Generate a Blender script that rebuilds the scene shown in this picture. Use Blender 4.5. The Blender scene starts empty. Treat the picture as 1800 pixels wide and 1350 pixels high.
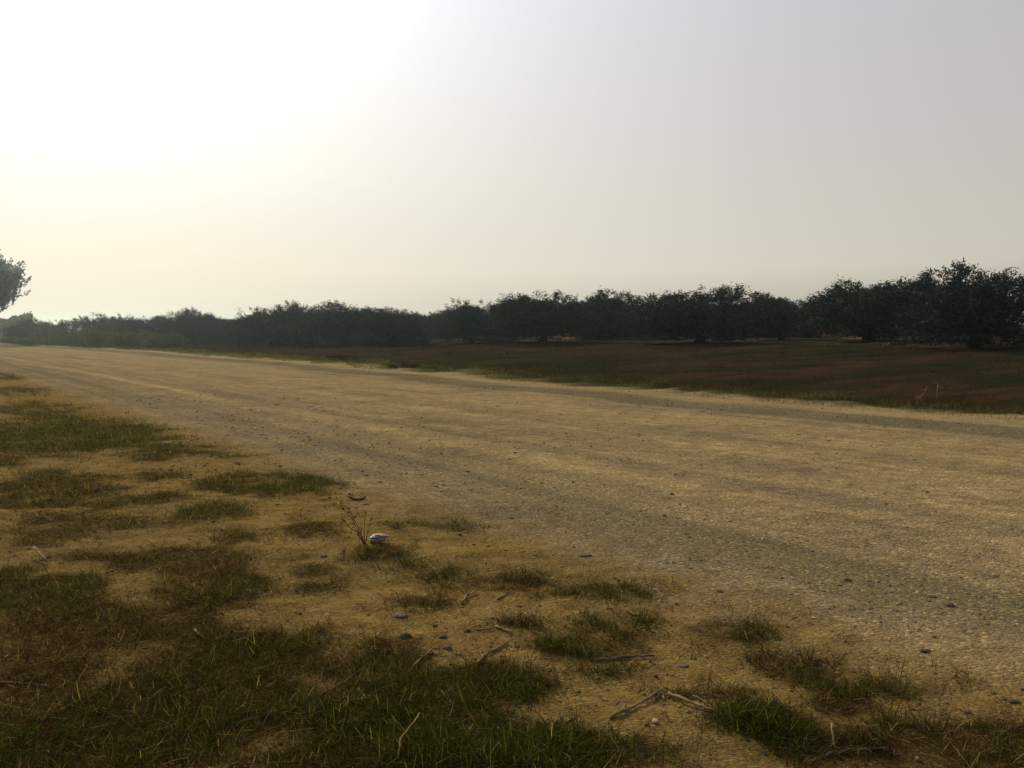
import bpy, math, random
import numpy as np
from mathutils import Vector

random.seed(7)
rng = np.random.default_rng(11)
S = bpy.context.scene
COL = S.collection
R = math.radians

# ------------------------------------------------------------------ camera
CAM_H = 1.55
PITCH = math.atan(87 / 1300)
cd = bpy.data.cameras.new('camera')
cd.sensor_width = 36.0
cd.lens = 26.0
cd.clip_start = 0.05
cd.clip_end = 5000
cam = bpy.data.objects.new('camera', cd)
COL.objects.link(cam)
cam.location = (0, 0, CAM_H)
cam.rotation_euler = (math.pi / 2 - PITCH, 0, 0)
S.camera = cam

# ------------------------------------------------------------------ sky, sun, exposure
SUN_AZ, SUN_EL = R(-34), R(31)            # azimuth from +Y, negative to the left
sun_dir = Vector((math.sin(SUN_AZ) * math.cos(SUN_EL), math.cos(SUN_AZ) * math.cos(SUN_EL), math.sin(SUN_EL)))
W = bpy.data.worlds.new('World')
S.world = W
W.use_nodes = True
nt = W.node_tree
nt.nodes.clear()
def N(t, tree=None, **kw):
    n = (tree or nt).nodes.new(t)
    for k, v in kw.items():
        setattr(n, k, v)
    return n
def L(a, b, tree=None):
    (tree or nt).links.new(a, b)
def math_node(op, a, b=None, tree=None, clamp=False):
    n = N('ShaderNodeMath', tree, operation=op, use_clamp=clamp)
    for i, v in enumerate((a, b)):
        if v is None: continue
        if isinstance(v, (int, float)): n.inputs[i].default_value = v
        else: L(v, n.inputs[i], tree)
    return n.outputs[0]
out = N('ShaderNodeOutputWorld')
sky = N('ShaderNodeTexSky', sky_type='NISHITA', sun_disc=False)
sky.sun_elevation = SUN_EL
sky.sun_rotation = SUN_AZ
sky.dust_density = 0.3
sky.air_density = 1.0
sky.ozone_density = 1.0
bg1 = N('ShaderNodeBackground')
bg1.inputs['Strength'].default_value = 0.05
hs = N('ShaderNodeHueSaturation')
hs.inputs['Value'].default_value = 0.2
L(sky.outputs[0], hs.inputs['Color'])
L(hs.outputs[0], bg1.inputs['Color'])
tc = N('ShaderNodeTexCoord')
dot = N('ShaderNodeVectorMath', operation='DOT_PRODUCT')
L(tc.outputs['Generated'], dot.inputs[0])
dot.inputs[1].default_value = sun_dir
half = math_node('MULTIPLY_ADD', dot.outputs['Value'], 0.5)
half.node.inputs[2].default_value = 0.5
glow = math_node('POWER', half, 14.0)               # broad bright veil round the hazy sun
broad = math_node('POWER', half, 2.0)
sep = N('ShaderNodeSeparateXYZ')
L(tc.outputs['Generated'], sep.inputs[0])
el = math_node('MULTIPLY', sep.outputs['Z'], 1 / 0.42, clamp=True)
def sky_ramp(fac_, cols):
    r = N('ShaderNodeValToRGB')
    els = r.color_ramp.elements
    while len(els) < len(cols): els.new(0.5)
    for e_, p, c in zip(els, (0, .2, .5, 1), cols):
        e_.position = p; e_.color = (*c, 1)
    L(fac_, r.inputs[0])
    return r.outputs[0]
fac = math_node('MULTIPLY_ADD', broad, 0.6)
fac.node.inputs[2].default_value = 0.5
mul = N('ShaderNodeVectorMath', operation='SCALE')
L(sky_ramp(el, [(.43, .345, .255), (.75, .66, .535), (.655, .612, .55), (.57, .555, .575)]), mul.inputs[0])
L(fac, mul.inputs['Scale'])
gm = N('ShaderNodeVectorMath', operation='SCALE')
L(sky_ramp(el, [(.48, .46, .43), (.14, .04, 0), (.46, .45, .35), (.68, .70, .70)]), gm.inputs[0])
L(glow, gm.inputs['Scale'])
add = N('ShaderNodeVectorMath', operation='ADD')
L(mul.outputs[0], add.inputs[0])
L(gm.outputs[0], add.inputs[1])
bg2 = N('ShaderNodeBackground')
L(add.outputs[0], bg2.inputs['Color'])
addsh = N('ShaderNodeAddShader')
L(bg1.outputs[0], addsh.inputs[0])
L(bg2.outputs[0], addsh.inputs[1])
L(addsh.outputs[0], out.inputs['Surface'])

sl = bpy.data.lights.new('sun', 'SUN')
sl.energy = 4.2
sl.angle = R(0.9)
sl.color = (1.0, 0.80, 0.53)
so = bpy.data.objects.new('sun', sl)
COL.objects.link(so)
so.rotation_euler = (-sun_dir).to_track_quat('-Z', 'Y').to_euler()

S.view_settings.view_transform = 'Standard'
S.view_settings.look = 'None'
S.view_settings.exposure = 0.0
S.view_settings.gamma = 1.0
S.view_settings.use_curve_mapping = False
S.render.engine = 'CYCLES'
S.cycles.use_denoising = True
S.cycles.max_bounces = 5
S.cycles.diffuse_bounces = 3
S.cycles.transmission_bounces = 3
S.cycles.transparent_max_bounces = 4
S.cycles.volume_bounces = 1

# ------------------------------------------------------------------ helpers
CP, SP = math.cos(PITCH), math.sin(PITCH)
VA = math.atan(1100 / 1300 / CP)
DX, DY = -math.sin(VA), math.cos(VA)         # along the road, away to the left
NX, NY = DY, -DX                             # across the road, towards the olive grove
def uv_of(x, y): return x * DX + y * DY, x * NX + y * NY
def xy_of(u, v): return u * DX + v * NX, u * DY + v * NY

def hash2(ix, iy, seed):
    h = (ix.astype(np.int64) * 374761393 + iy.astype(np.int64) * 668265263 + seed * 1442695041) & 0xffffffff
    h = ((h ^ (h >> 13)) * 1274126177) & 0xffffffff
    h = (h ^ (h >> 16)) & 0xffffffff
    return h / 4294967295.0
def vnoise(x, y, seed=0):
    ix, iy = np.floor(x), np.floor(y)
    fx, fy = x - ix, y - iy
    fx = fx * fx * (3 - 2 * fx); fy = fy * fy * (3 - 2 * fy)
    a = hash2(ix, iy, seed); b = hash2(ix + 1, iy, seed); c = hash2(ix, iy + 1, seed); d = hash2(ix + 1, iy + 1, seed)
    return (a * (1 - fx) + b * fx) * (1 - fy) + (c * (1 - fx) + d * fx) * fy
def fbm(x, y, scale, seed=0, octv=3):
    s = 0; a = 1; t = 0
    for i in range(octv):
        s = s + a * vnoise(x / scale, y / scale, seed + i * 17); t += a
        a *= 0.5; scale *= 0.47
    return s / t
def sstep(a, b, x):
    t = np.clip((x - a) / (b - a), 0, 1)
    return t * t * (3 - 2 * t)

def far_edge(u):
    e = np.interp(u, [-60, 4, 12, 35, 67, 110, 163, 300], [15.6, 15.55, 15.4, 17.6, 18.3, 17.6, 15.8, 13.0])
    return e + (fbm(u, u * 0 + 3.3, 2.6, 51) - 0.5) * 1.6
def near_edge(u):
    return 3.65 + (fbm(u, u * 0 + 9.1, 1.9, 52) - 0.5) * 0.55

def height(x, y):
    x = np.asarray(x, float); y = np.asarray(y, float)
    u, v = uv_of(x, y)
    dist = np.hypot(x, y)
    fine = np.clip(1.25 - dist / 30, 0, 1)
    ve = far_edge(u); vn = near_edge(u)
    road = sstep(vn - 0.3, vn + 0.5, v) * (1 - sstep(ve - 0.5, ve + 0.3, v))
    z = 0.05 * np.sin(np.clip((v - 3.6) / 12, 0, 1) * math.pi) * road
    # wheel ruts
    z = z - 0.018 * np.exp(-((v - 5.0) / 0.5) ** 2) * road + 0.014 * np.exp(-((v - 6.0) / 0.25) ** 2) * road
    z = z - 0.02 * np.exp(-((v - ve + 2.2) / 0.6) ** 2) * road + 0.012 * np.exp(-((v - ve + 1.1) / 0.4) ** 2) * road
    verge = 1 - sstep(vn - 0.4, vn + 0.3, v)
    z = z + verge * ((fbm(x * 0.7, y, 0.42, 1) - 0.5) * 0.07 + (fbm(x * .7, y, 0.10, 5, 2) - 0.5) * 0.03 * fine)
    z = z + road * ((fbm(x * 0.8, y, 0.5, 2, 2) - 0.5) * 0.014 + (fbm(x, y, 0.07, 6, 2) - 0.5) * 0.012 * fine)
    f = sstep(ve - 0.1, ve + 1.2, v)
    rise = np.interp(v, [0, 17, 40, 110, 260, 1000], [0, 0, 0.98, 2.75, 4.2, 5])
    left = sstep(60, 170, u)
    z = z + rise * (1 - 0.35 * left) + f * ((fbm(x, y, 1.7, 3) - 0.5) * 0.26 + f * (fbm(x, y, .55, 8, 2) - 0.5) * .10 * fine + 0.03)
    return z

def cam_ray(px, py):
    cx, cy = (px - 900) / 1300, (675 - py) / 1300
    return cx, CP + cy * SP, -SP + cy * CP
def ground_at(px, py):
    """the point of the ground that the photograph shows at this place"""
    dx, dy, dz = cam_ray(px, py)
    t = 2.0
    last = t
    while t < 900:
        if CAM_H + dz * t <= float(height(dx * t, dy * t)):
            a, b = last, t
            for _ in range(30):
                m = (a + b) / 2
                if CAM_H + dz * m <= float(height(dx * m, dy * m)): b = m
                else: a = m
            return dx * b, dy * b, float(height(dx * b, dy * b))
        last = t
        t *= 1.02
    return dx * t, dy * t, 0.0
def pixel_of(x, y, z):
    zz = z - CAM_H
    dep = y * CP - zz * SP
    up = y * SP + zz * CP
    return 900 + 1300 * x / dep, 675 - 1300 * up / dep

def tag(o, label=None, cat=None, group=None, kind=None):
    if label: o['label'] = label
    if cat: o['category'] = cat
    if group: o['group'] = group
    if kind: o['kind'] = kind
    return o
def link(name, me, mat=None, parent=None):
    o = bpy.data.objects.new(name, me)
    COL.objects.link(o)
    if mat is not None and me is not None and not me.materials: me.materials.append(mat)
    if parent is not None: o.parent = parent
    return o
def empty(name, loc, rz=0.0):
    o = bpy.data.objects.new(name, None)
    COL.objects.link(o)
    o.location = loc
    o.rotation_euler = (0, 0, rz)
    o.empty_display_size = 0.2
    return o
def fast_mesh(name, verts, counts, loops, smooth=True):
    me = bpy.data.meshes.new(name)
    verts = np.ascontiguousarray(verts, dtype=np.float32)
    loops = np.ascontiguousarray(loops, dtype=np.int32)
    counts = np.ascontiguousarray(counts, dtype=np.int32)
    me.vertices.add(len(verts)); me.vertices.foreach_set('co', verts.ravel())
    me.loops.add(len(loops)); me.loops.foreach_set('vertex_index', loops)
    me.polygons.add(len(counts))
    st = np.zeros(len(counts), np.int32); st[1:] = np.cumsum(counts)[:-1]
    me.polygons.foreach_set('loop_start', st)
    me.polygons.foreach_set('use_smooth', np.full(len(counts), smooth, dtype=bool))
    me.update(calc_edges=True)
    return me

# blades: tapered strips that bend over
def blades_mesh(name, base, az, length, width, lean, bend, twist=None):
    n = len(base)
    seg = 3
    W_ = np.array([1.0, 0.85, 0.55])
    pts = [base]
    th = math.pi / 2 - lean
    p = base.copy()
    for i in range(seg):
        t = th - bend * (i + 0.3) / seg
        step = np.stack([np.cos(t) * np.cos(az), np.cos(t) * np.sin(az), np.sin(t)], 1) * (length / seg)[:, None]
        p = p + step
        pts.append(p)
    sa = az + math.pi / 2 + (0 if twist is None else twist)
    side = np.stack([np.cos(sa), np.sin(sa), np.zeros(n)], 1)
    V = np.zeros((n, 7, 3))
    for i in range(3):
        off = side * (width * W_[i] * 0.5)[:, None]
        V[:, 2 * i] = pts[i] - off
        V[:, 2 * i + 1] = pts[i] + off
    V[:, 6] = pts[3]
    idx = np.array([0, 1, 3, 2, 2, 3, 5, 4, 4, 5, 6])
    loops = (np.arange(n)[:, None] * 7 + idx[None, :]).ravel()
    counts = np.tile(np.array([4, 4, 3]), n)
    return fast_mesh(name, V.reshape(-1, 3), counts, loops)

# leaves: small pointed faces
def leaves_arrays(c, d, nrm, length, width):
    s = np.cross(d, nrm)
    s /= np.linalg.norm(s, axis=1, keepdims=True) + 1e-9
    V = np.stack([c - d * length[:, None] * 0.5, c + s * width[:, None] * 0.5, c + d * length[:, None] * 0.5, c - s * width[:, None] * 0.5], 1)
    return V.reshape(-1, 3)
def leaves_mesh(name, c, d, nrm, length, width):
    V = leaves_arrays(c, d, nrm, length, width)
    return fast_mesh(name, V, np.full(len(c), 4), np.arange(len(V)), smooth=False)
def unit(a): return a / (np.linalg.norm(a, axis=-1, keepdims=True) + 1e-9)

# tapered tubes along polylines
def tubes_mesh(name, lines, sides=7, wob=0.0):
    V, C, Lp = [], [], []
    off = 0
    for pts, rad in lines:
        pts = np.asarray(pts, float)
        rad = np.asarray(rad, float)
        m = len(pts)
        tan = np.gradient(pts, axis=0)
        tan = unit(tan)
        ref = np.array([0.31, 0.2, 0.93]) if abs(tan[0][2]) < 0.8 else np.array([0.9, 0.3, 0.1])
        a = unit(np.cross(tan, ref)); b = np.cross(tan, a)
        ang = np.linspace(0, 2 * math.pi, sides, endpoint=False)
        for i in range(m):
            rr = rad[i] * (1 + wob * (rng.random(sides) - 0.5))
            V.append(pts[i] + (np.cos(ang) * rr)[:, None] * a[i] + (np.sin(ang) * rr)[:, None] * b[i])
        for i in range(m - 1):
            for k in range(sides):
                k2 = (k + 1) % sides
                Lp += [off + i * sides + k, off + i * sides + k2, off + (i + 1) * sides + k2, off + (i + 1) * sides + k]
                C.append(4)
        Lp += list(range(off + sides - 1, off - 1, -1)); C.append(sides)
        Lp += list(range(off + (m - 1) * sides, off + m * sides)); C.append(sides)
        off += m * sides
    return fast_mesh(name, np.concatenate(V), np.array(C), np.array(Lp))

# ------------------------------------------------------------------ materials
def new_mat(name):
    m = bpy.data.materials.new(name)
    m.use_nodes = True
    m.node_tree.nodes.clear()
    return m, m.node_tree
def ramp(tree, fac, stops):
    r = N('ShaderNodeValToRGB', tree)
    els = r.color_ramp.elements
    while len(els) < len(stops): els.new(0.5)
    for e_, (p, c) in zip(els, stops):
        e_.position = p; e_.color = (*c, 1)
    L(fac, r.inputs[0], tree)
    return r.outputs[0]
def leaf_mat(name, stops, trans=0.3, gloss=0.12, tcol=1.4, scale_noise=None):
    m, t = new_mat(name)
    o = N('ShaderNodeOutputMaterial', t)
    g = N('ShaderNodeNewGeometry', t)
    col = ramp(t, g.outputs['Random Per Island'], stops)
    if scale_noise:
        txc = N('ShaderNodeTexCoord', t)
        nz = N('ShaderNodeTexNoise', t); nz.inputs['Scale'].default_value = scale_noise
        L(txc.outputs['Object'], nz.inputs['Vector'], t)
        hv = N('ShaderNodeHueSaturation', t)
        L(math_node('MULTIPLY_ADD', nz.outputs['Fac'], 1.0, t), hv.inputs['Value'], t)
        hv.inputs['Value'].links[0].from_node.inputs[2].default_value = 0.5
        L(col, hv.inputs['Color'], t)
        col = hv.outputs[0]
    d = N('ShaderNodeBsdfDiffuse', t); L(col, d.inputs[0], t)
    tr = N('ShaderNodeBsdfTranslucent', t)
    hv2 = N('ShaderNodeHueSaturation', t); hv2.inputs['Value'].default_value = tcol; hv2.inputs['Saturation'].default_value = 1.1
    L(col, hv2.inputs['Color'], t); L(hv2.outputs[0], tr.inputs[0], t)
    mx = N('ShaderNodeMixShader', t); mx.inputs[0].default_value = trans
    L(d.outputs[0], mx.inputs[1], t); L(tr.outputs[0], mx.inputs[2], t)
    gl = N('ShaderNodeBsdfGlossy', t); gl.inputs['Roughness'].default_value = 0.5
    mx2 = N('ShaderNodeMixShader', t)
    fr = N('ShaderNodeFresnel', t); fr.inputs[0].default_value = 1.35
    L(math_node('MULTIPLY', fr.outputs[0], gloss, t), mx2.inputs[0], t)
    L(mx.outputs[0], mx2.inputs[1], t); L(gl.outputs[0], mx2.inputs[2], t)
    L(mx2.outputs[0], o.inputs[0], t)
    return m
def rough_mat(name, stops, scale=8.0, rough=0.9, bump=0.4, island=False, stretch=(1, 1, 1), spec=0.2):
    m, t = new_mat(name)
    o = N('ShaderNodeOutputMaterial', t)
    b = N('ShaderNodeBsdfPrincipled', t)
    b.inputs['Roughness'].default_value = rough
    b.inputs['Specular IOR Level'].default_value = spec
    txc = N('ShaderNodeTexCoord', t)
    mp = N('ShaderNodeMapping', t); mp.inputs['Scale'].default_value = stretch
    L(txc.outputs['Object'], mp.inputs[0], t)
    nz = N('ShaderNodeTexNoise', t); nz.inputs['Scale'].default_value = scale; nz.inputs['Detail'].default_value = 6
    L(mp.outputs[0], nz.inputs['Vector'], t)
    f = nz.outputs['Fac']
    if island:
        g = N('ShaderNodeNewGeometry', t)
        f = math_node('ADD', math_node('MULTIPLY', nz.outputs['Fac'], 0.3, t), math_node('MULTIPLY', g.outputs['Random Per Island'], 0.7, t), t)
    L(ramp(t, f, stops), b.inputs['Base Color'], t)
    bp = N('ShaderNodeBump', t); bp.inputs['Strength'].default_value = bump; bp.inputs['Distance'].default_value = 0.02
    L(nz.outputs['Fac'], bp.inputs['Height'], t)
    L(bp.outputs[0], b.inputs['Normal'], t)
    L(b.outputs[0], o.inputs[0], t)
    return m

M = {}
M['green'] = leaf_mat('grass_green', [(0, (.016, .021, .005)), (.4, (.028, .037, .007)), (.75, (.048, .060, .010)), (.92, (.09, .09, .02)), (1, (.22, .18, .07))], 0.42, 0.0, 1.9)
M['mixed'] = leaf_mat('grass_mixed', [(0, (.018, .012, .005)), (.4, (.036, .026, .009)), (.62, (.033, .034, .008)), (.84, (.065, .052, .016)), (.95, (.13, .095, .038)), (1, (.34, .27, .13))], 0.35, 0.0, 1.8)
M['dry'] = leaf_mat('grass_dry', [(0, (.015, .009, .004)), (.45, (.038, .023, .009)), (.78, (.07, .044, .018)), (.93, (.14, .095, .042)), (1, (.38, .29, .14))], 0.3, 0.0, 1.6)
M['weed'] = leaf_mat('weed_leaf', [(0, (.014, .016, .007)), (.6, (.026, .028, .011)), (1, (.05, .045, .02))], 0.2, 0.0, 1.3)
M['olive'] = leaf_mat('olive_leaf', [(0, (.010, .017, .0145)), (.6, (.019, .031, .026)), (.9, (.032, .047, .039)), (1, (.055, .075, .062))], 0.15, 0.02, 1.3)
M['pine'] = leaf_mat('pine_needle', [(0, (.05, .085, .075)), (.7, (.075, .12, .105)), (1, (.10, .14, .12))], 0.6, 0.1, 1.5)
M['shrub'] = leaf_mat('shrub_leaf', [(0, (.026, .034, .011)), (.6, (.048, .06, .018)), (1, (.08, .09, .028))], 0.35, 0.05, 1.3)
M['strip'] = leaf_mat('strip_grass', [(0, (.045, .055, .012)), (.6, (.085, .10, .02)), (1, (.14, .135, .04))], 0.35, 0.0, 1.5)
M['bark'] = rough_mat('bark', [(.3, (.010, .009, .007)), (.7, (.028, .024, .019))], 6, stretch=(1, 1, .3), bump=.8, spec=0.0)
M['straw'] = rough_mat('straw_stick', [(.3, (.085, .06, .028)), (.55, (.19, .14, .065)), (.8, (.32, .25, .13))], 14, stretch=(1, 1, 1), bump=.3)
M['twig'] = rough_mat('dark_twig', [(.3, (.05, .035, .022)), (.7, (.13, .095, .06))], 20, bump=.4)
M['redstem'] = rough_mat('red_stem', [(.3, (.10, .045, .025)), (.7, (.17, .085, .045))], 20, bump=.3)
M['stone'] = rough_mat('stone', [(.3, (.06, .045, .026)), (.55, (.12, .09, .052)), (.75, (.19, .15, .09))], 26, bump=.6)
M['dark_stone'] = rough_mat('dark_stone', [(.3, (.04, .032, .02)), (.6, (.08, .063, .038)), (.8, (.13, .103, .062))], 26, bump=.6)
M['pale'] = rough_mat('pale_chip', [(.3, (.33, .28, .18)), (.7, (.48, .42, .29))], 30, bump=.2)
M['crumb'] = rough_mat('soil_crumb', [(.2, (.03, .02, .011)), (.5, (.075, .05, .024)), (.8, (.15, .10, .05))], 40, bump=.3, island=True)
M['pebble'] = rough_mat('gravel_pebble', [(.18, (.075, .068, .052)), (.4, (.13, .115, .08)), (.62, (.20, .165, .105)), (.8, (.30, .24, .15)), (.86, (.5, .44, .33))], 40, bump=.3, island=True)

# ------------------------------------------------------------------ grass areas of the near verge, as the photograph shows them
# (px, py, half width, half height, greenness 0..1, amount)
PATCH = [
 (15, 658, 75, 10, .15, 1.0),  # dark shadow at the far left, put in as brown grass
 (40, 688, 60, 10, .4, .8), (60, 722, 90, 16, .5, .8), (110, 768, 190, 34, .95, 1.2), (270, 792, 110, 18, .9, .9), (395, 800, 40, 8, .6, .5),
 (20, 815, 40, 14, .7, .9), (100, 866, 150, 36, .55, 1.0), (290, 838, 50, 12, .6, .6), (480, 852, 135, 22, .9, 1.1), (590, 838, 30, 7, .8, .7), (370, 900, 85, 17, .75, 1.0),
 (250, 876, 120, 12, .5, .7), (410, 940, 60, 14, .7, 1.0), (555, 932, 62, 18, .35, .9), (150, 915, 180, 16, .25, .8), (60, 960, 130, 40, .2, .9),
 (300, 985, 150, 24, .2, 1.0), (50, 1040, 160, 48, .8, 1.2), (370, 1035, 125, 40, .75, 1.2), (530, 1000, 60, 14, .7, .8), (500, 1080, 60, 20, .4, .5),
 (480, 1140, 170, 50, .65, 1.1), (240, 1110, 230, 55, .3, 1.2), (40, 1180, 150, 100, .2, 1.2), (330, 1230, 240, 110, .42, 1.3), (620, 1160, 130, 40, .5, 1.1),
 (100, 1310, 240, 80, .45, 1.2), (600, 1270, 200, 50, .72, 1.3), (860, 1205, 130, 34, .7, 1.2), (720, 1215, 140, 40, .4, 1.0), (900, 1320, 330, 44, .88, 1.5), (520, 1330, 200, 40, .4, 1.1),
 (780, 1255, 150, 30, .45, 1.0), (690, 1020, 40, 8, .3, .4), (610, 1020, 30, 9, .5, .4),
 (560, 1035, 60, 10, .3, .35), (1150, 1200, 70, 14, .15, .3), (1490, 1240, 60, 18, .2, .5), (1100, 1330, 120, 30, .4, .45), (1240, 1215, 90, 14, .25, .4),
]
# patches that stand alone: each a thing of its own
TUFTS = [
 (680, 977, 74, 17, .75, 1.3, 'dark green grass tuft just below the pale crumpled wrapper'),
 (795, 920, 66, 15, .6, .9, 'thin yellowish green grass tuft right of the wrapper and dry weed'),
 (690, 920, 34, 9, .55, .7, 'small sparse green tuft close behind the pale wrapper'),
 (775, 1012, 36, 11, .3, 1.0, 'brownish tuft at the left tip of the long green grass strip in the sand'),
 (890, 1024, 105, 17, .5, 1.1, 'broad low mixed grass patch with reddish brown blades on the open sand'),
 (1060, 1042, 105, 15, .8, 1.2, 'long green grass strip with a dark shadow edge lying across the sand'),
 (735, 1055, 42, 14, .25, 1.1, 'small brown withered tuft above the flat brown stone'),
 (1085, 1094, 66, 17, .7, 1.0, 'green grass tuft above the large dark grass clump on the sand'),
 (1022, 1145, 110, 36, .7, 1.3, 'large dark green grass clump in the middle of the sandy foreground'),
 (915, 1098, 36, 9, .15, .6, 'sparse dry brown tuft among sand ridges left of the large dark clump'),
 (1262, 1112, 84, 20, .6, 1.0, 'spiky grass tuft beside the sandy road edge, farthest right of the upper tufts'),
 (1390, 1172, 74, 20, .35, .9, 'short brown and green tuft beside the black flat stone'),
 (1560, 1208, 130, 24, .7, 1.1, 'wide spiky green tuft with long blades near the gravel edge'),
 (1335, 1272, 105, 32, .8, 1.3, 'dense dark green tuft right of the pale crossed stalks'),
 (1690, 1318, 165, 46, .4, 1.2, 'broad dark brown and green clump in the lower right corner'),
 (1500, 1322, 120, 34, .3, .8, 'low withered brown clump left of the lower right corner clump'),
]
def patch_amount(px, py, patches):
    amt = np.zeros_like(px); grn = np.zeros_like(px); wsum = np.zeros_like(px) + 1e-6
    for p in patches:
        d2 = ((px - p[0]) / p[2]) ** 2 + ((py - p[1]) / p[3]) ** 2
        w = np.clip(1.35 - d2, 0, 1) * p[5]
        amt = np.maximum(amt, w)
        grn += w * p[4]; wsum += w
    return amt, grn / wsum

# ------------------------------------------------------------------ ground sheets
def axis(lo, a, b, hi, step, grow):
    mid = list(np.arange(a, b, step))
    s, p, up = step, mid[-1], []
    while p < hi:
        s *= grow; p += s; up.append(p)
    s, p, dn = step, mid[0], []
    while p > lo:
        s *= grow; p -= s; dn.append(p)
    return np.array(dn[::-1] + mid + up)
U = axis(-420, 0.2, 9.5, 1100, 0.047, 1.055)
Vv = axis(-420, -0.6, 8.2, 1100, 0.047, 1.035)
UU, VV = np.meshgrid(U, Vv, indexing='ij')
GX, GY = xy_of(UU, VV)
GZ = height(GX, GY)
nu, nv = UU.shape
gverts = np.stack([GX, GY, GZ], -1).reshape(-1, 3)
VE, VN = far_edge(UU), near_edge(UU)
PX, PY = pixel_of(GX, np.maximum(GY, 0.3), GZ)
amt, grn = patch_amount(PX.ravel(), PY.ravel(), PATCH + [(t[0], t[1], t[2] * .85, t[3] * .85, t[4], t[5] * .6) for t in TUFTS])
amt = amt.reshape(UU.shape)
brk = fbm(GX, GY, 0.35, 21)
inview = sstep(1.6, 2.4, GY) * (np.hypot(GX, GY) < 70)
nz3 = fbm(GX, GY, .3, 71)
th = np.clip(amt * 1.25 - .30 + (nz3 - .5) * 3.0 * (amt > 0) + (brk - .5) * .5, 0, .85) * inview + (1 - inview) * np.clip((fbm(GX, GY, 0.9, 31) - 0.42) * 4, 0, 1) * (np.hypot(GX, GY) < 200)
thatch = th * (VV < VN)
far_strip = sstep(-0.35, 0.15, VV - VE) * (1 - sstep(0.5, 1.2, VV - VE))
bands = fbm(UU * 0.12, VV, 0.55, 41)
track = np.exp(-((VV - 4.7) / 0.8) ** 2) * .75 + np.exp(-((VV - 6.6) / 0.5) ** 2) * 0.35 + np.exp(-((VV - VE + 2.0) / 0.85) ** 2) * 1.8 + np.exp(-((VV - 9.2) / 0.8) ** 2) * .12
track *= np.clip(0.35 + 1.3 * bands, 0, 1.4) * (VV > 3.2)
track += np.clip(fbm(GX * 0.6, GY, 0.8, 44) - 0.55, 0, 1) * 1.2 * (VV > VN) * (VV < VE)
track = np.clip(track, 0, 1)
fld = sstep(0.3, 1.3, VV - VE + (fbm(GX, GY, 0.7, 61) - 0.5) * 2.0)
roadm = sstep(-0.5, 0.7, VV - VN + (brk - 0.5) * 0.9)
wob = (fbm(UU, UU * 0 + 1.7, 6.0, 55) - .5) * .5
lines_ = np.zeros_like(UU)
for k_, (v_, w_, a_) in enumerate([(4.15, .10, -.45), (4.45, .08, .3), (4.9, .10, -.4), (5.15, .07, .35), (5.55, .12, -.45), (6.05, .20, .6), (6.6, .14, -.35), (7.0, .10, .3), (7.6, .4, -.3), (8.5, .25, .3), (9.2, .3, -.25), (10.1, .4, .3)]):
    lines_ += a_ * np.exp(-((VV - v_ - wob) / w_) ** 2) * np.clip(fbm(UU * .35, VV * 0 + k_ * 7.7, .8, 56) * 2.6 - .6, 0, 1.3)
for k_, (v_, w_, a_) in enumerate([(.45, .25, .35), (1.0, .25, .5), (1.4, .15, -.4), (2.4, .2, -.4), (2.95, .16, .8), (3.4, .25, -.3), (4.3, .4, .3)]):
    lines_ += a_ * np.exp(-((VE - VV - v_ - wob) / w_) ** 2) * np.clip(fbm(UU * .3, VV * 0 + k_ * 5.1, .8, 57) * 2.6 - .5, 0, 1.3)
lines_ = (np.clip(lines_, -1, 1) * .6 * roadm * (fbm(UU * .5, VV, .16, 58) * .9 + .5)).reshape(-1).astype(np.float32)
attr = np.stack([thatch, track, fld, roadm], -1).reshape(-1, 4).astype(np.float32)
ii, jj = np.meshgrid(np.arange(nu - 1), np.arange(nv - 1), indexing='ij')
fv = ((VV - VE)[:-1, :-1] + (VV - VE)[1:, 1:]) / 2
nvv = ((VV - VN)[:-1, :-1] + (VV - VN)[1:, 1:]) / 2
cls = np.where(nvv < 0, 0, np.where(fv < 0, 1, 2))
def ground_sheet(name, k, mat):
    m = cls == k
    a = (ii * nv + jj)[m]
    q = np.stack([a, a + nv, a + nv + 1, a + 1], 1)
    used, inv = np.unique(q.ravel(), return_inverse=True)
    q4 = inv.reshape(-1, 4)
    p = gverts[used]
    e1 = p[q4[:, 1]] - p[q4[:, 0]]; e2 = p[q4[:, 3]] - p[q4[:, 0]]
    if np.cross(e1, e2)[:, 2].mean() < 0: q4 = q4[:, ::-1]
    me = fast_mesh(name, p, np.full(len(q4), 4), q4.ravel())
    ca = me.color_attributes.new('mask', 'FLOAT_COLOR', 'POINT')
    ca.data.foreach_set('color', attr[used].ravel())
    la = me.attributes.new('ridges', 'FLOAT', 'POINT'); la.data.foreach_set('value', lines_[used])
    o = link(name, me, mat)
    tag(o, kind='structure')
    return o

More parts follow.
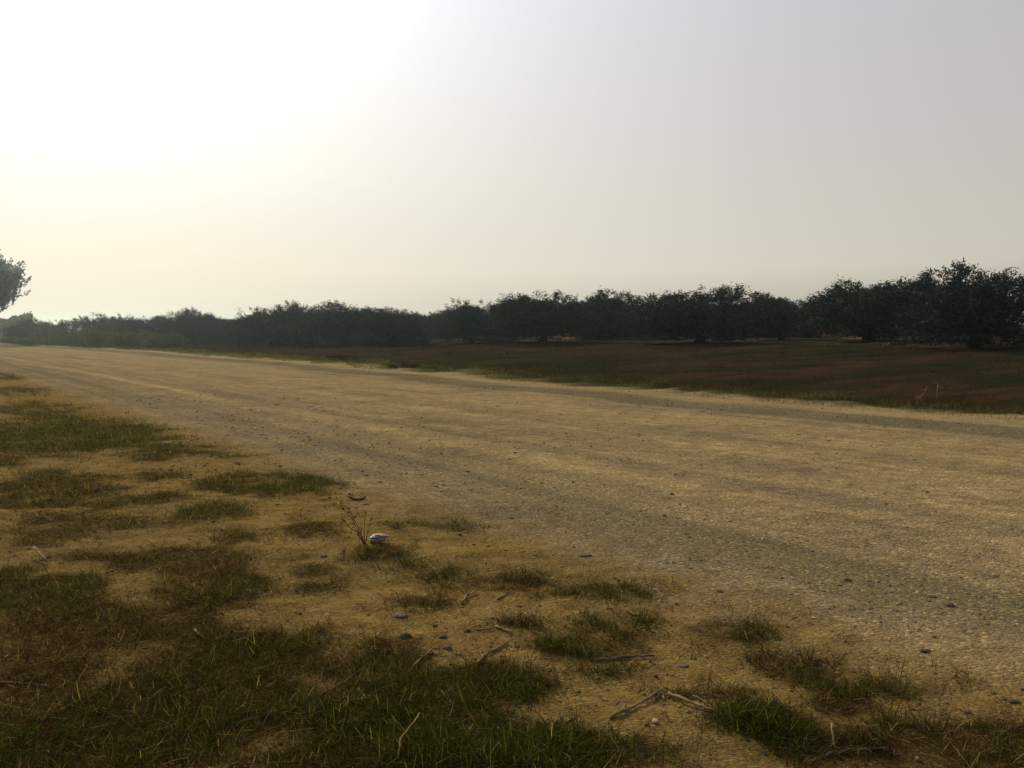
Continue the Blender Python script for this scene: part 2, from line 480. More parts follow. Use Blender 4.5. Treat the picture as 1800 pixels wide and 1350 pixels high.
gm_, t = new_mat('sandy_ground')
o_ = N('ShaderNodeOutputMaterial', t)
bs = N('ShaderNodeBsdfPrincipled', t)
bs.inputs['Roughness'].default_value = 0.95
bs.inputs['Specular IOR Level'].default_value = 0.0
txc = N('ShaderNodeTexCoord', t)
at = N('ShaderNodeAttribute', t); at.attribute_name = 'mask'
sp = N('ShaderNodeSeparateColor', t); L(at.outputs['Color'], sp.inputs[0], t)
mp = N('ShaderNodeMapping', t); mp.inputs['Scale'].default_value = (0.6, 1, 1)
L(txc.outputs['Object'], mp.inputs[0], t)
def noise(scale, det=4, src=None, rough=.55):
    n = N('ShaderNodeTexNoise', t); n.inputs['Scale'].default_value = scale; n.inputs['Detail'].default_value = det
    n.inputs['Roughness'].default_value = rough
    L(src or mp.outputs[0], n.inputs['Vector'], t)
    return n.outputs['Fac']
def mixc(f, a, b, mode='MIX'):
    n = N('ShaderNodeMix', t, data_type='RGBA', blend_type=mode)
    if isinstance(f, (int, float)): n.inputs[0].default_value = f
    else: L(f, n.inputs[0], t)
    for s, v in ((6, a), (7, b)):
        if isinstance(v, tuple): n.inputs[s].default_value = (*v, 1)
        else: L(v, n.inputs[s], t)
    return n.outputs[2]
n_big = noise(0.9, 5)
n_mid = noise(7, 5)
n_fine = noise(55, 5, rough=.7)
n_grit = noise(190, 3, rough=.7)
sand = ramp(t, n_mid, [(.25, (.112, .078, .028)), (.5, (.16, .115, .043)), (.75, (.22, .163, .066))])
roadc = ramp(t, n_mid, [(.25, (.152, .119, .066)), (.5, (.222, .178, .102)), (.75, (.305, .25, .148))])
base = mixc(at.outputs['Alpha'], sand, roadc)
# long streaks along the driving direction
rot = N('ShaderNodeMapping', t); rot.inputs['Rotation'].default_value = (0, 0, -math.atan2(DY, DX))
L(txc.outputs['Object'], rot.inputs[0], t)
st_ = N('ShaderNodeMapping', t); st_.inputs['Scale'].default_value = (0.09, 1.7, 1)
L(rot.outputs[0], st_.inputs[0], t)
streak = noise(1.6, 6, st_.outputs[0], .65)
sm = ramp(t, streak, [(.3, (.62, .62, .62)), (.5, (1, 1, 1)), (.72, (1.22, 1.2, 1.16))])
base = mixc(math_node('MULTIPLY', at.outputs['Alpha'], .75, t), base, mixc(1.0, base, sm, 'MULTIPLY'))
grav = ramp(t, n_fine, [(.3, (.062, .054, .033)), (.5, (.110, .097, .060)), (.7, (.175, .148, .092))])
tr_f = math_node('MULTIPLY', sp.outputs[1], math_node('MULTIPLY_ADD', n_mid, 1.2, t), t, clamp=True)
tr_f.node.inputs[1].links[0].from_node.inputs[2].default_value = 0.2
base = mixc(tr_f, base, grav)
# packed ruts and loose pale ridges left by wheels
ra = N('ShaderNodeAttribute', t); ra.attribute_name = 'ridges'
base = mixc(1.0, base, ramp(t, math_node('MULTIPLY_ADD', ra.outputs['Fac'], .5, t), [(0, (.45, .46, .47)), (.5, (1, 1, 1)), (1, (1.75, 1.68, 1.5))]), 'MULTIPLY')
ra.outputs['Fac'].links[0].to_node.inputs[2].default_value = .5
# pebbly colour: single grains
vor = N('ShaderNodeTexVoronoi', t); vor.inputs['Scale'].default_value = 84
L(mp.outputs[0], vor.inputs['Vector'], t)
vsep = N('ShaderNodeSeparateColor', t); L(vor.outputs['Color'], vsep.inputs[0], t)
grain = ramp(t, vsep.outputs[0], [(0, (.42, .44, .42)), (.25, (.85, .85, .82)), (.6, (1, 1, 1)), (.9, (1.3, 1.25, 1.12)), (.98, (2.2, 2.1, 1.85))])
base = mixc(math_node('MULTIPLY_ADD', at.outputs['Alpha'], .5, t), base, mixc(1.0, base, grain, 'MULTIPLY'))
base.node.inputs[0].links[0].from_node.inputs[2].default_value = .4
gr2 = ramp(t, n_grit, [(.3, (.45, .45, .45)), (.5, (1, 1, 1)), (.7, (1.45, 1.45, 1.42))])
base = mixc(.8, base, mixc(1.0, base, gr2, 'MULTIPLY'))
bigm = ramp(t, n_big, [(.3, (.82, .82, .84)), (.6, (1.06, 1.05, 1.0))])
base = mixc(1.0, base, bigm, 'MULTIPLY')
that = ramp(t, n_fine, [(.3, (.014, .009, .0035)), (.55, (.036, .024, .008)), (.75, (.075, .05, .019))])
base = mixc(math_node('MULTIPLY', sp.outputs[0], math_node('MULTIPLY_ADD', n_fine, 1.6, t), t, clamp=True), base, that)
base.node.inputs[0].links[0].from_node.inputs[1].links[0].from_node.inputs[2].default_value = 0.0
def field_colour(t):
    """brown, reddish and olive drifts over the field, drawn out along the road; the same for the soil and the dead grass"""
    tx = N('ShaderNodeTexCoord', t)
    a = N('ShaderNodeMapping', t); a.inputs['Rotation'].default_value = (0, 0, -.25)
    L(tx.outputs['Object'], a.inputs[0], t)
    b = N('ShaderNodeMapping', t); b.inputs['Scale'].default_value = (.16, .55, 1)
    L(a.outputs[0], b.inputs[0], t)
    n1 = N('ShaderNodeTexNoise', t); n1.inputs['Scale'].default_value = 1.0; n1.inputs['Detail'].default_value = 7; n1.inputs['Roughness'].default_value = .68
    L(b.outputs[0], n1.inputs['Vector'], t)
    return ramp(t, n1.outputs['Fac'], [(.3, (.007, .0065, .0035)), (.42, (.016, .0175, .0065)), (.5, (.023, .0165, .0085)), (.58, (.037, .0245, .0125)), (.66, (.020, .0195, .008)), (.78, (.062, .043, .024))])
fcol = field_colour(t)
fcol = mixc(1.0, fcol, ramp(t, n_fine, [(.3, (.6, .6, .6)), (.7, (1.5, 1.5, 1.5))]), 'MULTIPLY')
vdot = t.nodes.new('ShaderNodeVectorMath')
vdot.operation = 'DOT_PRODUCT'; vdot.inputs[1].default_value = (NX, NY, 0)
L(txc.outputs['Object'], vdot.inputs[0], t)
soil = ramp(t, noise(1.1, 6), [(.35, (.045, .031, .019)), (.6, (.10, .07, .043)), (.75, (.16, .115, .072))])
mr = t.nodes.new('ShaderNodeMapRange'); mr.inputs['From Min'].default_value = 39; mr.inputs['From Max'].default_value = 45
L(vdot.outputs['Value'], mr.inputs['Value'], t)
fcol = mixc(mr.outputs[0], fcol, soil)
base = mixc(sp.outputs[2], base, fcol)
L(base, bs.inputs['Base Color'], t)
bmp = N('ShaderNodeBump', t); bmp.inputs['Strength'].default_value = 0.85; bmp.inputs['Distance'].default_value = 0.012
hh = math_node('ADD', n_fine, math_node('MULTIPLY', n_grit, .5, t), t)
hh = math_node('SUBTRACT', hh, math_node('MULTIPLY', vor.outputs['Distance'], .7, t), t)
L(hh, bmp.inputs['Height'], t)
L(bmp.outputs[0], bs.inputs['Normal'], t)
L(bs.outputs[0], o_.inputs[0], t)

ground_sheet('verge_ground', 0, gm_)
ground_sheet('dirt_road', 1, gm_)
ground_sheet('field', 2, gm_)

# ------------------------------------------------------------------ haze
def haze_box():
    x0, x1, y0, y1, z0, z1 = -1900, 1900, -1900, 1900, -1.6, 26.0
    v = np.array([(x, y, z) for x in (x0, x1) for y in (y0, y1) for z in (z0, z1)])
    f = [0, 1, 3, 2, 4, 6, 7, 5, 0, 4, 5, 1, 2, 3, 7, 6, 0, 2, 6, 4, 1, 5, 7, 3]
    me = fast_mesh('haze', v, np.full(6, 4), np.array(f), smooth=False)
    m, t_ = new_mat('haze_air')
    oo = N('ShaderNodeOutputMaterial', t_)
    pv = N('ShaderNodeVolumePrincipled', t_)
    pv.inputs['Color'].default_value = (0.70, 0.90, 1.0, 1)
    pv.inputs['Density'].default_value = 0.00058
    pv.inputs['Anisotropy'].default_value = 0.8
    L(pv.outputs[0], oo.inputs['Volume'], t_)
    tag(link('haze', me, m), 'thin pale morning haze over the field and road', kind='stuff')
haze_box()

def field_grass_mat():
    m, t = new_mat('field_grass')
    o = N('ShaderNodeOutputMaterial', t); d = N('ShaderNodeBsdfDiffuse', t)
    g = N('ShaderNodeNewGeometry', t)
    v = ramp(t, g.outputs['Random Per Island'], [(0, (.6, .6, .6)), (.8, (1.1, 1.1, 1.1)), (1, (2.0, 1.9, 1.7))])
    n = N('ShaderNodeMix', t, data_type='RGBA', blend_type='MULTIPLY'); n.inputs[0].default_value = 1
    L(field_colour(t), n.inputs[6], t); L(v, n.inputs[7], t)
    L(n.outputs[2], d.inputs[0], t); L(d.outputs[0], o.inputs[0], t)
    return m
M['field'] = field_grass_mat()
# ------------------------------------------------------------------ trees
def blob_points(n, lobes, shell=0.55):
    """points spread through a set of lobes (centre, radii), denser near their skins"""
    w = np.array([l[1][0] * l[1][1] * l[1][2] for l in lobes]) ** 0.75
    pick = rng.choice(len(lobes), n, p=w / w.sum())
    d = unit(rng.normal(size=(n, 3)))
    r = shell + (1 - shell) * rng.random(n) ** 0.7
    c = np.array([l[0] for l in lobes])[pick]; rad = np.array([l[1] for l in lobes])[pick]
    return c + d * rad * r[:, None], d
def olive_crown(seed, rx=3.4, ry=3.0, h=4.0, skirt=0.75, n_spray=1180, per=34, sprigs=9, spire=None):
    global rng
    keep = rng; rng = np.random.default_rng(seed)
    lobes = []
    hh = h - skirt
    for i in range(24):
        a = i * 2.39996 + rng.random() * .6
        zf = rng.uniform(-.04, .86)
        prof = np.interp(zf, [0, .3, .65, 1], [.80, .80, .64, .3]) * rng.uniform(.72, 1.06)
        q = rng.uniform(.8, 1.2)
        lobes.append((np.array([math.cos(a) * prof * rx, math.sin(a) * prof * ry, skirt + hh * zf]),
                      np.array([rx * .33 * q, ry * .33 * q, hh * .23 * q])))
    for k in range(3):
        lobes.append((np.array([rng.normal(0, .25) * rx, rng.normal(0, .2) * ry, skirt + hh * .45]), np.array([rx * .62, ry * .62, hh * .47])))
    if spire:
        lobes.append((np.array([spire * rx, 0, h * .88]), np.array([rx * .2, rx * .2, h * .14])))
    c, d = blob_points(n_spray, lobes, .55)
    # upright sprigs along the top
    a = rng.random(sprigs) * 2 * math.pi; rr = np.sqrt(rng.random(sprigs)) * .8
    tops = np.stack([np.cos(a) * rr * rx, np.sin(a) * rr * ry, (h * (0.98 - .30 * rr ** 2)) + rng.normal(0, .16, sprigs)], 1)
    if spire:
        m = 9
        sp_ = np.stack([spire * rx + rng.normal(0, .10 * rx, m), rng.normal(0, .10 * rx, m), h * rng.uniform(.92, 1.09, m)], 1)
        tops = np.concatenate([tops, sp_]); sprigs += m
    c = np.concatenate([c, tops]); d = np.concatenate([d, np.tile([0, 0, 1.0], (sprigs, 1)) + rng.normal(0, .35, (sprigs, 3))])
    d[:, 2] += 0.35
    d = unit(d + rng.normal(0, .35, d.shape))
    d[:, 2] = np.where(c[:, 2] < skirt + .8, -np.abs(d[:, 2]) * .6, d[:, 2])      # the skirt hangs
    n = len(c)
    ln = rng.uniform(.22, .5, n)
    tpar = rng.random((n, per))
    pos = c[:, None, :] + d[:, None, :] * (ln[:, None] * (tpar - .35))[:, :, None] + rng.normal(0, 1, (n, per, 3)) * (.06 + .09 * rng.random((n, 1, 1)))
    pos = pos.reshape(-1, 3)
    ld = unit(np.repeat(d, per, 0) * .7 + rng.normal(0, .6, pos.shape))
    nr = unit(rng.normal(size=pos.shape))
    k = pos[:, 2] > 0.12
    L_ = rng.uniform(.11, .21, len(pos)); Wd = L_ * rng.uniform(.24, .42, len(pos))
    me = leaves_mesh('olive_crown', pos[k], ld[k], nr[k], L_[k], Wd[k])
    me.materials.append(M['olive'])
    rng = keep
    return me
def olive_trunk(seed, h=4.0, rx=3.4):
    g = np.random.default_rng(seed)
    lines = []
    b = np.array([0, 0, -.25]); fk = np.array([g.normal(0, .12), g.normal(0, .12), g.uniform(.7, 1.0)])
    mid = b * .4 + fk * .6 + np.array([g.normal(0, .06), g.normal(0, .06), 0])
    lines.append(([b, b * .75 + fk * .25, mid, fk], [.36, .27, .23, .22]))
    for i in range(5):
        a = i * 1.257 + g.random() * .8
        tip = np.array([math.cos(a) * rx * g.uniform(.4, .72), math.sin(a) * rx * g.uniform(.4, .72), h * g.uniform(.6, .85)])
        m1 = fk * .6 + tip * .4 + np.array([math.cos(a) * .2, math.sin(a) * .2, -.15])
        m2 = fk * .25 + tip * .75 + g.normal(0, .15, 3)
        lines.append(([fk - np.array([0, 0, .1]), m1, m2, tip], [.17, .12, .075, .03]))
        for q in range(2):
            t2 = m2 + np.array([g.normal(0, .6), g.normal(0, .6), g.uniform(.3, .8)])
            lines.append(([m1 * .4 + m2 * .6, (m1 + m2) * .3 + t2 * .4, t2], [.07, .05, .02]))
    me = tubes_mesh('olive_trunk', lines, 8, .25)
    me.materials.append(M['bark'])
    return me
CROWNS = [olive_crown(100 + i, skirt=[.55, .1, .42, .0, .35, .2][i], spire=[None, -.15, .45, None, None, None][i]) for i in range(6)]
TRUNKS = [olive_trunk(200 + i) for i in range(3)]
def olive(px, depth, width_px, top_py, k, label, group, off=0.0, rz=None, trunk_k=0):
    x = (px - 900) / 1300 * depth; y = depth
    z = float(height(x, y))
    h = (CAM_H + (588 - top_py) / 1300 * depth) - z
    root = empty('olive_tree', (x, y, z), random.random() * 6.28 if rz is None else rz)
    tag(root, label, 'tree', group)
    tr = link('trunk', TRUNKS[trunk_k % 3], None, root)
    cr = link('crown', CROWNS[k % 6], None, root)
    w = width_px / 1300 * depth / 2
    for o in (tr, cr):
        o.scale = (w / 3.45, w / 3.45, h / 4.1)
    return root
FR = 'olive trees along the front of the grove'
front = [
 (1712, 33.5, 235, 468, 1, 'tallest dark olive tree at the right frame edge, branches hanging to the ground'),
 (1528, 45, 262, 488, 0, 'wide olive tree with a plain dark trunk, left of the tallest right edge tree'),
 (1228, 48, 225, 502, 2, 'olive tree with a thin spiky tip rising above its right shoulder'),
 (1340, 58, 120, 517, 4, 'low olive tree in the dip between the spiky tipped and wide trunked olives'),
 (1075, 60, 150, 510, 3, 'olive tree with a round tuft on top, just left of the spiky tipped olive'),
 (952, 55, 190, 510, 0, 'broad flat topped olive tree near the middle with a short stout trunk'),
 (830, 60, 128, 527, 4, 'small olive tree on a visible trunk left of the broad middle olive'),
 (688, 60, 148, 538, 3, 'low dark bushy olive reaching the ground beside the small trunked olive'),
 (600, 66, 170, 530, 1, 'feathery topped olive standing behind the low dark bushy olive'),
 (482, 70, 150, 528, 5, 'pale topped olive with a square left shoulder above the brown field'),
 (415, 76, 100, 555, 3, 'lower olive just left of the pale square shouldered olive'),
 (342, 84, 106, 541, 1, 'pointed olive at the right end of the green thicket'),
 (262, 96, 100, 551, 2, 'olive behind the right half of the green thicket'),
 (196, 108, 96, 549, 4, 'olive behind the middle of the green thicket'),
 (128, 120, 92, 552, 5, 'olive behind the left half of the green thicket'),
 (62, 132, 86, 557, 1, 'last olive of the front line, nearest the pine at the left'),
]
for i, (px, dep, wd, tp, k, lab) in enumerate(front):
    olive(px, dep, wd * 1.05, tp + 6, k, lab, FR, rz=0.0 if k in (1, 2, 5) else None, trunk_k=i)
# tall thin shoots that break the skyline
BK = 'olive trees in the back rows of the grove'
g2 = np.random.default_rng(5)
SHORT = {1712: 'tallest right edge olive', 1528: 'wide plain trunked olive', 1228: 'spiky tipped olive', 1340: 'low olive in the dip', 1075: 'round tufted olive', 952: 'broad flat topped olive',
         830: 'small olive on a visible trunk', 688: 'low dark bushy olive', 600: 'feathery topped olive', 482: 'pale square shouldered olive', 415: 'lower olive by the square shouldered one',
         342: 'pointed olive at the thicket end', 262: 'olive behind the right half of the thicket', 196: 'olive behind the middle of the thicket', 128: 'olive behind the left half of the thicket', 62: 'front olive nearest the pine'}
used_labels = {}
def back_label(px, row):
    c = min(SHORT, key=lambda q: abs(q - px))
    side = 'left of' if px < c - 14 else 'right of' if px > c + 14 else 'straight behind'
    return '%s row olive, %s the %s' % (('second', 'third', 'fourth', 'farthest')[row], side, SHORT[c])
for row, (v0, dv) in enumerate(((50, 0), (60, 0), (71, 0), (84, 0))):
    for u in np.arange(-30, 175, 9.5 + row * 1.4):
        uu = u + g2.normal(0, 1.0) + row * 3.3; vv = v0 - .07 * max(0, uu) * (1 if row < 2 else 1.2) + g2.normal(0, .8)
        x, y = xy_of(uu, vv)
        if y < 25: continue
        px = 900 + 1300 * x / y
        if not -60 < px < 1900: continue
        z = float(height(x, y)); 
        hgt = g2.uniform(3.4, 4.3)
        tp = 588 - (z + hgt - CAM_H) * 1300 / y
        # keep the hollows of the skyline
        cap = np.interp(px, [0, 130, 290, 350, 410, 500, 700, 760, 880, 1000, 1110, 1300, 1400, 1600, 1700, 1800], [556, 553, 552, 546, 556, 534, 540, 543, 526, 518, 526, 522, 514, 494, 500, 496])
        tp = max(tp, cap + g2.uniform(5, 14))
        olive(px, y, 2 * g2.uniform(2.7, 3.6) * 1300 / y, tp, int(g2.integers(6)), back_label(px, row), BK, trunk_k=int(g2.integers(3)))

# pine at the left edge
def pine():
    g = np.random.default_rng(77)
    dep = 100.0
    x = (-146 - 900) / 1300 * dep; y = dep
    z = float(height(x, y))
    root = empty('pine_tree', (x, y, z)); root.scale = (1.48, 1.48, 1.42)
    tag(root, 'big hazy pine at the left frame edge, upturned branch tips over the road', 'tree')
    H = 12.5
    lines = [([(0, 0, -.3), (.1, .1, 3), (-.1, .2, 7), (0, .1, H - 1.2)], [.42, .34, .22, .06])]
    tips = []
    for i in range(230):
        f = (i + g.random()) / 230
        z0 = 2.4 + f * (H - 3.4)
        a = i * 2.39996
        zt = z0 + 1.6
        reach = float(np.interp(zt, [3.4, 5, 7, 8, 9.5, 12, 14], [6.0, 7.4, 8.3, 6.6, 4.6, 1.8, .6])) * g.uniform(.86, 1.06)
        p0 = np.array([0, .1, z0])
        d = np.array([math.cos(a), math.sin(a), 0])
        p1 = p0 + d * reach * .5 + np.array([0, 0, .05 * reach])
        p2 = p0 + d * reach * .85 + np.array([0, 0, .12 * reach])
        p3 = p0 + d * reach + np.array([0, 0, .12 * reach + .7])
        lines.append(([p0, p1, p2, p3], [.09, .06, .04, .015]))
        for q in range(30):
            s = g.uniform(.45, 1) ** .7
            b = p0 + (p2 - p0) * s if s < .85 else p2 + (p3 - p2) * (s - .85) / .15
            b = b + g.normal(0, .5, 3) * np.array([1, 1, .6])
            tips.append((b, unit(d * .6 + np.array([0, 0, 1.0]) + g.normal(0, .28, 3)), g.uniform(.6, 1.2)))
    me = tubes_mesh('pine_trunk', lines, 6, .15); me.materials.append(M['bark'])
    link('trunk', me, None, root)
    C_, D_, Ln = [], [], []
    for b, d, l in tips:
        n = 18
        s = g.random(n)
        c = b + d * (l * s)[:, None] + g.normal(0, .07, (n, 3))
        nd = unit(d + g.normal(0, .55, (n, 3)))
        C_.append(c); D_.append(nd); Ln.append(g.uniform(.16, .3, n))
    core = 60000
    ca_ = g.random(core) * 6.283; cz = g.uniform(3.4, 12, core)
    cr = np.interp(cz, [3.4, 5, 7, 8, 9.5, 12], [6.0, 7.4, 8.3, 6.6, 4.6, 1.8]) * np.sqrt(g.random(core)) * (.90 + .12 * np.sin(ca_ * 17 + 3 * np.sin(cz * 2.3)))
    C_.append(np.stack([np.cos(ca_) * cr, np.sin(ca_) * cr, cz], 1)); D_.append(unit(g.normal(size=(core, 3)) + np.array([0, 0, .7]))); Ln.append(g.uniform(.3, .6, core))
    C_ = np.concatenate(C_); D_ = np.concatenate(D_); Ln = np.concatenate(Ln)
    me = leaves_mesh('pine_crown', C_, D_, unit(g.normal(size=C_.shape)), Ln * 1.5, Ln * .48 + .02)
    link('crown', me, M['pine'], root)
pine()

# shrubs
def shrub_mesh(seed, n=3000, leaf=.13):
    g = np.random.default_rng(seed)
    lob = [(np.array([g.uniform(-.7, .7), g.uniform(-.6, .6), g.uniform(.2, .55)]), np.array([g.uniform(.25, .45), g.uniform(.25, .45), g.uniform(.2, .42)])) for _ in range(9)]
    w = rng.integers(0, 9, n)
    d = unit(g.normal(size=(n, 3)))
    c = np.array([lob[i][0] for i in w]) + d * np.array([lob[i][1] for i in w]) * (.5 + .5 * g.random(n))[:, None]
    k = c[:, 2] > 0
    c, d = c[k], d[k]
    nl = len(c)
    return c, unit(d + np.array([0, 0, .5]) + g.normal(0, .5, (nl, 3))), unit(g.normal(size=(nl, 3))), nl
def shrub(px, depth, width, hgt, label, group, name='shrub', seed=1, n=3000, leaf=.14, deep=None, cat='shrub', mat='shrub'):
    x = (px - 900) / 1300 * depth; y = depth; z = float(height(x, y))
    c, d, nr, nl = shrub_mesh(seed, n)
    c = c * np.array([width / 2, (deep or width) / 2, hgt])
    me = leaves_mesh(name, c, d, nr, rng.uniform(.7, 1.4, nl) * leaf, rng.uniform(.3, .5, nl) * leaf)
    root = empty(name, (x, y, z - .03)); tag(root, label, cat, group)
    link('foliage', me, M[mat], root)
    g = np.random.default_rng(seed)
    link('stem', tubes_mesh('stem', [([(g.normal(0, .1), g.normal(0, .1), -.05), (g.normal(0, .25) * width / 2, g.normal(0, .2) * width / 2, hgt * .5)], [.03 * hgt + .008, .01]) for _ in range(5)], 5), M['twig'], root)
    return root
TG = 'shrubs of the green thicket beside the far road'
for i, (px, dep, w, h, lab) in enumerate([
    (268, 78, 8.0, 2.1, 'rounded green shrub at the right end of the roadside thicket'),
    (205, 84, 9.0, 2.6, 'highest green shrub in the middle of the roadside thicket'),
    (140, 92, 9.0, 2.5, 'green shrub left of the highest one in the roadside thicket'),
    (85, 102, 8.0, 2.0, 'low shrub near the left end of the roadside thicket'),
    (45, 116, 8.0, 1.9, 'smallest far shrub at the left end of the thicket, below the pine')]):
    shrub(px, dep, w, h, lab, TG, seed=300 + i, n=7000, leaf=.17, deep=5)
for i, (px, dep, w, h, lab) in enumerate([(712, 33, 1.5, .3, 'low dark weed clump in the brown field below the bushy olive'), (592, 42, 1.4, .28, 'small dark weed clump in the field left of the larger clump')]):
    shrub(px, dep, w, h, lab, 'dark weed clumps in the field', 'weed_clump', 340 + i, 1300, .07, cat='weed', mat='weed')
# a faint far wood where the road runs out
def far_wood():
    g = np.random.default_rng(9)
    n = 16000
    px = g.uniform(-260, 60, n); dep = g.uniform(190, 230, n)
    x = (px - 900) / 1300 * dep; y = dep
    z = height(x, y)
    hmax = 6.5 + 2.5 * (fbm(px, px * 0, 60, 4) - .5) * 2
    c = np.stack([x, y, z + hmax * g.random(n) ** .8], 1)
    me = leaves_mesh('far_wood', c, unit(g.normal(size=(n, 3))), unit(g.normal(size=(n, 3))), g.uniform(.6, 1.2, n), g.uniform(.3, .6, n))
    tag(link('far_wood', me, M['shrub']), 'hazy far wood where the road runs out', kind='stuff')
far_wood()

# ------------------------------------------------------------------ grass
def sample_ground(n, ulo, uhi, vlo, vhi):
    u = rng.uniform(ulo, uhi, n); v = rng.uniform(vlo, vhi, n)
    x, y = xy_of(u, v)
    return x, y, u, v
def make_blades(name, x, y, mat, ln, wd, lean, bend, obj=None, kind='stuff', label=None, cat=None, group=None, spread=0.0):
    n = len(x)
    z = height(x, y) - 0.004
    base = np.stack([x, y, z], 1)
    az = rng.uniform(0, 2 * math.pi, n)
    me = blades_mesh(name, base, az, ln, wd, lean, bend, rng.normal(0, .5, n))
    o = link(name, me, mat)
    tag(o, label, cat, group, kind)
    return o
# tufts: seeds first, then blades round each seed
def near_candidates(n):
    # even over the verge but denser close to the camera
    d = 2.3 * np.exp(rng.random(n) * math.log(60 / 2.3))
    a = rng.uniform(-.66, .66, n)
    x, y = d * np.sin(a), d * np.cos(a)
    return x, y
def verge_grass(patches, n_seed, per, keep_noise=True, seed=0):
    x, y = near_candidates(n_seed)
    u, v = uv_of(x, y)
    z = height(x, y)
    px, py = pixel_of(x, y, z)
    a, g = patch_amount(px, py, patches)
    nz = fbm(x, y, .3, 71 + seed)
    p = np.clip(a * .95 - .30 + (nz - .5) * 3.0 * (a > 0), np.where(px < 950, .075, .04), 1) * (v < near_edge(u) + .05)
    k = rng.random(len(x)) < p
    x, y, g, a = x[k], y[k], g[k], a[k]
    m = len(x)
    dist = np.hypot(x, y)
    cnt = rng.integers(per // 2, per * 3 // 2, m)
    idx = np.repeat(np.arange(m), cnt)
    sc = np.clip(dist / 5, .75, 3.2)
    rad = .035 * sc[idx]
    bx = x[idx] + rng.normal(0, 1, len(idx)) * rad * 1.35
    by = y[idx] + rng.normal(0, 1, len(idx)) * rad
    return bx, by, g[idx], np.hypot(bx, by)
def blade_params(n, dist, long=1.0):
    f = np.clip(dist / 6, .85, 3.0)
    ln = rng.gamma(2.6, .0175, n) * long * (1 + .12 * f) + .010
    wd = .0036 * f * rng.uniform(.6, 1.3, n)
    lean = np.abs(rng.normal(1.05, .4, n)); bend = rng.uniform(-.2, 1.2, n)
    return ln, wd, np.clip(lean, 0, 1.5), bend
bx, by, g, dist = verge_grass([(p[0], p[1], p[2], p[3], p[4], p[5] * (1.6 if p[1] < 960 else 1.2)) for p in PATCH], 78000, 20)
print('verge blades', len(bx))
kind_pick = rng.random(len(bx)) * .8 + .1 + (g - .5) * .9
sel = kind_pick > .60
ln, wd, lean, bend = blade_params(sel.sum(), dist[sel], 1.0)
make_blades('green_grass', bx[sel], by[sel], M['green'], ln, wd, lean, bend, label='short green couch grass spreading over the sandy verge')
sel2 = (kind_pick <= .60) & (kind_pick > .38)
ln, wd, lean, bend = blade_params(sel2.sum(), dist[sel2], .95)
make_blades('mixed_grass', bx[sel2], by[sel2], M['mixed'], ln, wd, lean + .2, bend, label='half dried brown and olive grass on the sandy verge')
sel3 = kind_pick <= .38
ln, wd, lean, bend = blade_params(sel3.sum(), dist[sel3], 1.0)
make_blades('dry_grass', bx[sel3], by[sel3], M['dry'], ln, wd, np.clip(lean + .55, 0, 1.5), bend * .5, label='dry brown withered grass lying on the near verge')
# loose straw, flat on the ground
bx, by, g, dist = verge_grass([(p[0], p[1], p[2] * 1.25, p[3] * 1.4, p[4], p[5] * .8) for p in PATCH + [t[:6] for t in TUFTS] if p[1] > 950 or p[4] < .5], 34000, 4, seed=3)
n = len(bx)
base = np.stack([bx, by, height(bx, by) + .004 + rng.random(n) * .012], 1)
me = blades_mesh('straw', base, rng.uniform(0, 6.28, n), rng.uniform(.03, .16, n), .0026 * np.clip(dist / 4, .8, 2.5) * rng.uniform(.6, 1.4, n), rng.uniform(1.35, 1.6, n), rng.uniform(-.1, .25, n))
tag(link('straw', me, M['dry']), 'loose dry straw scattered over the sandy verge', kind='stuff')
# single tufts
for ti, tf in enumerate(TUFTS):
    gx, gy, gz = ground_at(tf[0], tf[1])
    d = math.hypot(gx, gy)
    big = tf[2] * tf[3]
    cx, cy = tf[2] / 1300 * d, abs(ground_at(tf[0], tf[1] - tf[3])[1] - ground_at(tf[0], tf[1] + tf[3])[1]) / 2
    ns = int(30 + big / 20 * tf[5])
    ang = rng.uniform(0, 6.28, ns); rr = np.sqrt(rng.random(ns)) * 1.15
    sx, sy = gx + np.cos(ang) * rr * cx, gy + np.sin(ang) * rr * cy
    kk = fbm(sx, sy, .15, 90 + ti) > .40 + .12 * rr
    sx, sy = sx[kk], sy[kk]
    per = rng.integers(12, 30, len(sx))
    idx = np.repeat(np.arange(len(sx)), per)
    bx = sx[idx] + rng.normal(0, .028, len(idx)) * 1.3; by = sy[idx] + rng.normal(0, .028, len(idx))
    n = len(bx)
    root = empty('grass_tuft', (gx, gy, gz))
    tag(root, tf[6], 'grass tuft', 'grass tufts standing alone on the sand')
    gsel = rng.random(n) < tf[4]
    for nm, s_, mt in (('green_blades', gsel, M['green']), ('dry_blades', ~gsel, M['mixed'] if tf[4] > .4 else M['dry'])):
        k = int(s_.sum())
        ln, wd, lean, bend = blade_params(k, np.full(k, d), 1.08)
        b3 = np.stack([bx[s_] - gx, by[s_] - gy, height(bx[s_], by[s_]) - .004 - gz], 1)
        me = blades_mesh(nm, b3, rng.uniform(0, 6.28, k), ln, wd, np.clip(lean * .85 + (.3 if nm == 'dry_blades' else 0), 0, 1.5), bend, rng.normal(0, .5, k))
        link(nm, me, mt, root)
